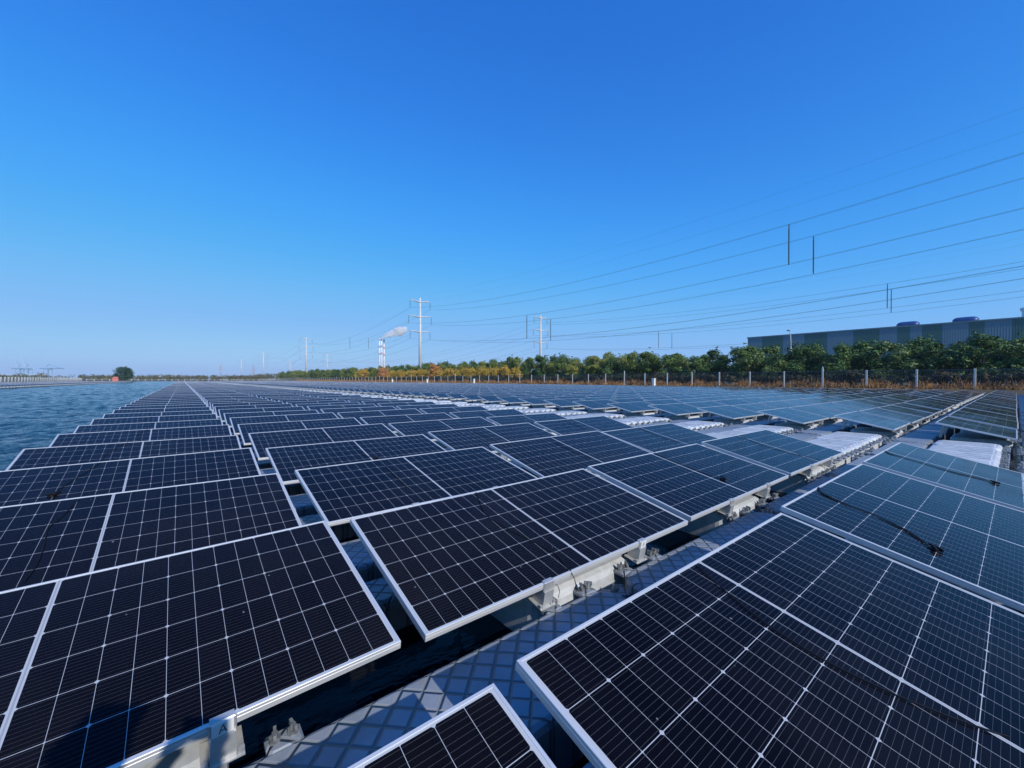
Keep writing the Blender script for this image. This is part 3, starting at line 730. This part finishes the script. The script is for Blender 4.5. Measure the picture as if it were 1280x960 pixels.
# ------------------------------------------------------------------ chimneys and their smoke
def world_at(u,d,z=0):
    r=(u-640)/510; return (d*(r*math.cos(YAW)+math.sin(YAW)),d*(-r*math.sin(YAW)+math.cos(YAW)),z)
for i,(u,hh,l) in enumerate(((474.6,118,'left white chimney of the distant plant'),(477.2,120,'middle white and red chimney of the distant plant'),(480.2,117,'right white chimney of the distant plant'))):
    e=empty('chimney',world_at(u,1150+i*12,GZ)); tag(e,l,'chimney','chimneys of the distant plant')
    b=MB(); b.tube([(0,0,0),(0,0,hh)],[2.7,1.9],14); b.build('shaft',M['white'],e,True)
    b=MB()
    for z in (hh-4,hh-24,hh-44): r_=1.95+(hh-z)*.0068; b.tube([(0,0,z-3.5),(0,0,z+3.5)],r_+.15,14)
    b.build('red_band',M['band'],e,True)
import bmesh
def steam():
    bm=bmesh.new(); rng=random.Random(4); n=26
    for k in range(n):
        t=k/(n-1); p=(rng.gauss(0,1.5)+t*64,rng.gauss(0,2),18*t**.55+rng.gauss(0,2.2)*(.4+t)); r_=3.0+7.0*t**.7*rng.uniform(.7,1.2)*(1-.45*max(0,t-.75)*4)
        bmesh.ops.create_icosphere(bm,subdivisions=2,radius=r_,matrix=Matrix.Translation(p))
    me=bpy.data.meshes.new('steam'); bm.to_mesh(me); bm.free(); return me
ms=bpy.data.materials.new('white_steam'); ms.use_nodes=True; nn=ms.node_tree; nn.nodes.remove(nn.nodes['Principled BSDF']); pv=nn.nodes.new('ShaderNodeVolumePrincipled'); pv.inputs['Color'].default_value=(1,1,1,1)
nz=nn.nodes.new('ShaderNodeTexNoise'); nz.inputs['Scale'].default_value=.075; nz.inputs['Detail'].default_value=5; ge=nn.nodes.new('ShaderNodeNewGeometry'); nn.links.new(ge.outputs['Position'],nz.inputs['Vector'])
mr=nn.nodes.new('ShaderNodeMapRange'); nn.links.new(nz.outputs['Fac'],mr.inputs[0])
for i_,v_ in ((1,.36),(2,.62),(3,0.),(4,.6)): mr.inputs[i_].default_value=v_
nn.links.new(mr.outputs[0],pv.inputs['Density']); nn.links.new(pv.outputs[0],nn.nodes['Material Output'].inputs['Volume'])
me=steam(); me.materials.append(ms); o=link('steam',me); o.scale=(1.0,.9,1.25); o.location=world_at(478,1155,GZ+118); o.rotation_euler=(0,0,-YAW+.25)
rm=o.modifiers.new('remesh','REMESH'); rm.mode='VOXEL'; rm.voxel_size=1.6
tag(o,'white steam plume drifting right from the chimneys','steam',kind='stuff')
# ------------------------------------------------------------------ distant things at the left and centre
for (u,d,L_,Hb,Hw,l,nm) in ((30,1100,120,14,8,'long white roofed shed far at the left below the cranes','shed'),(215,620,40,6,3,'pale flat-roofed hall far beyond the end of the array','hall'),(183,640,24,4,2,'small white building left of the pale hall','shed'),(291,520,17,3.6,1.4,'low white building at the far right end of the pond','shed')):
    p=world_at(u,d,GZ); e=empty('distant_'+nm,p,(0,0,-YAW)); tag(e,l,'building')
    b=MB(); b.box(-L_/2,-6,0,L_/2,6,Hb-1.2); b.build('wall',M['clad1'] if d>600 else M['white'],e)
    b=MB(); b.box(-L_/2-1,-7,Hb-1.2,L_/2+1,7,Hb); b.build('roof',M['white'],e)
M['crane']=mat('blue_crane_paint',(.16,.30,.42),.5)
for i,(u,l) in enumerate(((25,'left blue port crane with raised boom on the horizon'),(35,'right blue port crane with raised boom on the horizon'),(60,'low blue port crane with level boom at the left'))):
    e=empty('port_crane',world_at(u,1500,GZ),(0,0,-YAW)); tag(e,l,'crane','blue port cranes on the horizon')
    b=MB()
    for sx in (-8,8):
        for sy in (-8,8): b.tube([(sx,sy,0),(sx*.8,sy,40)],1.1,4)
    b.box(-8,-8,38,8,8,42); b.tube([(-8,0,42),(2,0,58),(8,0,42)],.9,4); b.build('gantry',M['crane'],e)
    b=MB(); b.tube([(-30,0,42),(8,0,42)],1.5,4)
    b.tube([(-8,0,42),(-24,0,92)] if i<2 else [(8,0,42),(60,0,42)],1.4,4); b.tube([(2,0,58),(-16,0,66)] if i<2 else [(2,0,58),(45,0,43)],.5,4); b.build('boom',M['crane'],e)
M['rlat']=mat('faded_red_steel',(.5,.28,.24),.6)
for u,d,hh,l in ((275.8,900,34,'far red lattice tower near the vanishing point'),(317,900,33,'far red lattice tower between two thin pylons')):
    b=MB()
    for sx in (-1,1):
        for sy in (-1,1): b.tube([(sx*2.6,sy*2.6,0),(sx*.5,sy*.5,hh)],.16,4)
    for k in range(10):
        z=k*hh/10; a=2.6-2.1*z/hh; z2=(k+1)*hh/10; a2=2.6-2.1*z2/hh
        for s0,s1 in (((-1,-1),(1,-1)),((1,-1),(1,1)),((1,1),(-1,1)),((-1,1),(-1,-1))): b.tube([(s0[0]*a,s0[1]*a,z),(s1[0]*a2,s1[1]*a2,z2)],.10,3)
    for z in (hh*.7,hh*.85): b.tube([(-5,0,z),(5,0,z)],.2,4)
    tag(b.build('lattice_tower',M['rlat'],None,False,world_at(u,d,GZ)),l,'lattice tower','far red lattice towers')
# ------------------------------------------------------------------ haze
hz=bpy.data.materials.new('haze_air'); hz.use_nodes=True; nn=hz.node_tree; nn.nodes.remove(nn.nodes['Principled BSDF']); pv=nn.nodes.new('ShaderNodeVolumePrincipled')
pv.inputs['Density'].default_value=.00016; pv.inputs['Color'].default_value=(.66,.84,1,1)
nn.links.new(pv.outputs[0],nn.nodes['Material Output'].inputs['Volume'])
b=MB(); b.box(-F-5,-F-5,-2.4,F+5,F+5,150.); o=b.build('haze',hz); tag(o,'thin bluish haze over the far distance','haze',kind='stuff')

# ------------------------------------------------------------------ the person behind the camera, standing on the walkway
M['skin']=mat('skin',(.55,.36,.27),.5); M['jacket']=noisy('navy_jacket_cloth',(.03,.04,.07),(.05,.06,.09),20,.9,.3); M['hair']=mat('black_hair',(.012,.010,.009),.5); M['jeans']=noisy('grey_trouser_cloth',(.06,.065,.075),(.09,.095,.10),25,.9,.3)
pe=empty('person',(-.34,-.36,WZ),(0,0,-YAW)); tag(pe,'person in dark jacket holding a phone, whose shadow falls across the lower left panel','person')
def skin(name,V,E_,Rr,m,parent,sub=2,root=0):
    me=bpy.data.meshes.new(name); me.from_pydata(V,E_,[]); me.materials.append(m); o=link(name,me,parent); md=o.modifiers.new('skin','SKIN'); md.use_smooth_shade=True
    for k,r in enumerate(Rr): me.skin_vertices[0].data[k].radius=r if isinstance(r,tuple) else (r,r)
    me.skin_vertices[0].data[root].use_root=True
    ms_=o.modifiers.new('sub','SUBSURF'); ms_.levels=sub; ms_.render_levels=sub; return o
V=[(0,0,.90),(0,0,1.12),(0,0,1.34),(0,0,1.43),(0,.015,1.50),(0,.02,1.60),(0,.01,1.66)]
Rr=[(.15,.11),(.14,.10),(.15,.10),(.06,.06),(.060,.065),(.078,.095),(.05,.06)]
E_=[(0,1),(1,2),(2,3),(3,4),(4,5),(5,6)]
for sx in (-1,1):
    n=len(V); V+=[(sx*.17,0,1.37),(sx*.23,.06,1.12),(sx*.12,.30,1.20),(sx*.07,.37,1.25)]; Rr+=[.058,.045,.034,.03]; E_+=[(2,n),(n,n+1),(n+1,n+2),(n+2,n+3)]
    for f,(dx,dz,l) in enumerate(((-.030,.035,.045),(-.012,.045,.05),(.008,.045,.048),(.026,.036,.04),(-.02,-.02,.04))):
        k=len(V); V+=[(sx*.07-sx*dx*.5,.40,1.25+dz),(sx*.05-sx*dx,.425+l*.3,1.26+dz)]; Rr+=[.010,.008]; E_+=[(n+3,k),(k,k+1)]
    n=len(V); V+=[(sx*.09,0,.84),(sx*.11,.02,.48),(sx*.12,-.02,.09),(sx*.13,.12,.04)]; Rr+=[.088,.058,.042,(.045,.032)]; E_+=[(0,n),(n,n+1),(n+1,n+2),(n+2,n+3)]
skin('body',V,E_,Rr,M['skin'],pe)
V=[(0,0,.86),(0,0,1.12),(0,0,1.345),(0,0,1.41)]; Rr=[(.175,.135),(.16,.125),(.17,.12),(.085,.085)]; E_=[(0,1),(1,2),(2,3)]
for sx in (-1,1):
    n=len(V); V+=[(sx*.18,0,1.375),(sx*.235,.06,1.12),(sx*.13,.28,1.19)]; Rr+=[.072,.06,.045]; E_+=[(2,n),(n,n+1),(n+1,n+2)]
skin('jacket',V,E_,Rr,M['jacket'],pe)
V=[(0,0,.88)]; Rr=[(.155,.12)]; E_=[]
for sx in (-1,1):
    n=len(V); V+=[(sx*.095,0,.82),(sx*.112,.02,.48),(sx*.12,-.02,.06)]; Rr+=[.105,.075,.06]; E_+=[(0,n),(n,n+1),(n+1,n+2)]
skin('trousers',V,E_,Rr,M['jeans'],pe)
skin('hair',[(0,-.005,1.60),(0,-.01,1.66),(0,-.035,1.56)],[(0,1),(0,2)],[(.085,.092),(.06,.07),(.06,.06)],M['hair'],pe)
b=MB(); b.cbox((0,.455,1.30),(.15,.009,.075),0,None,.004); e=b.build('phone',M['bolt'],None,False,(-.34,-.36,WZ)); e.rotation_euler=(0,0,-YAW); tag(e,'dark phone held up in both hands by the person','phone')
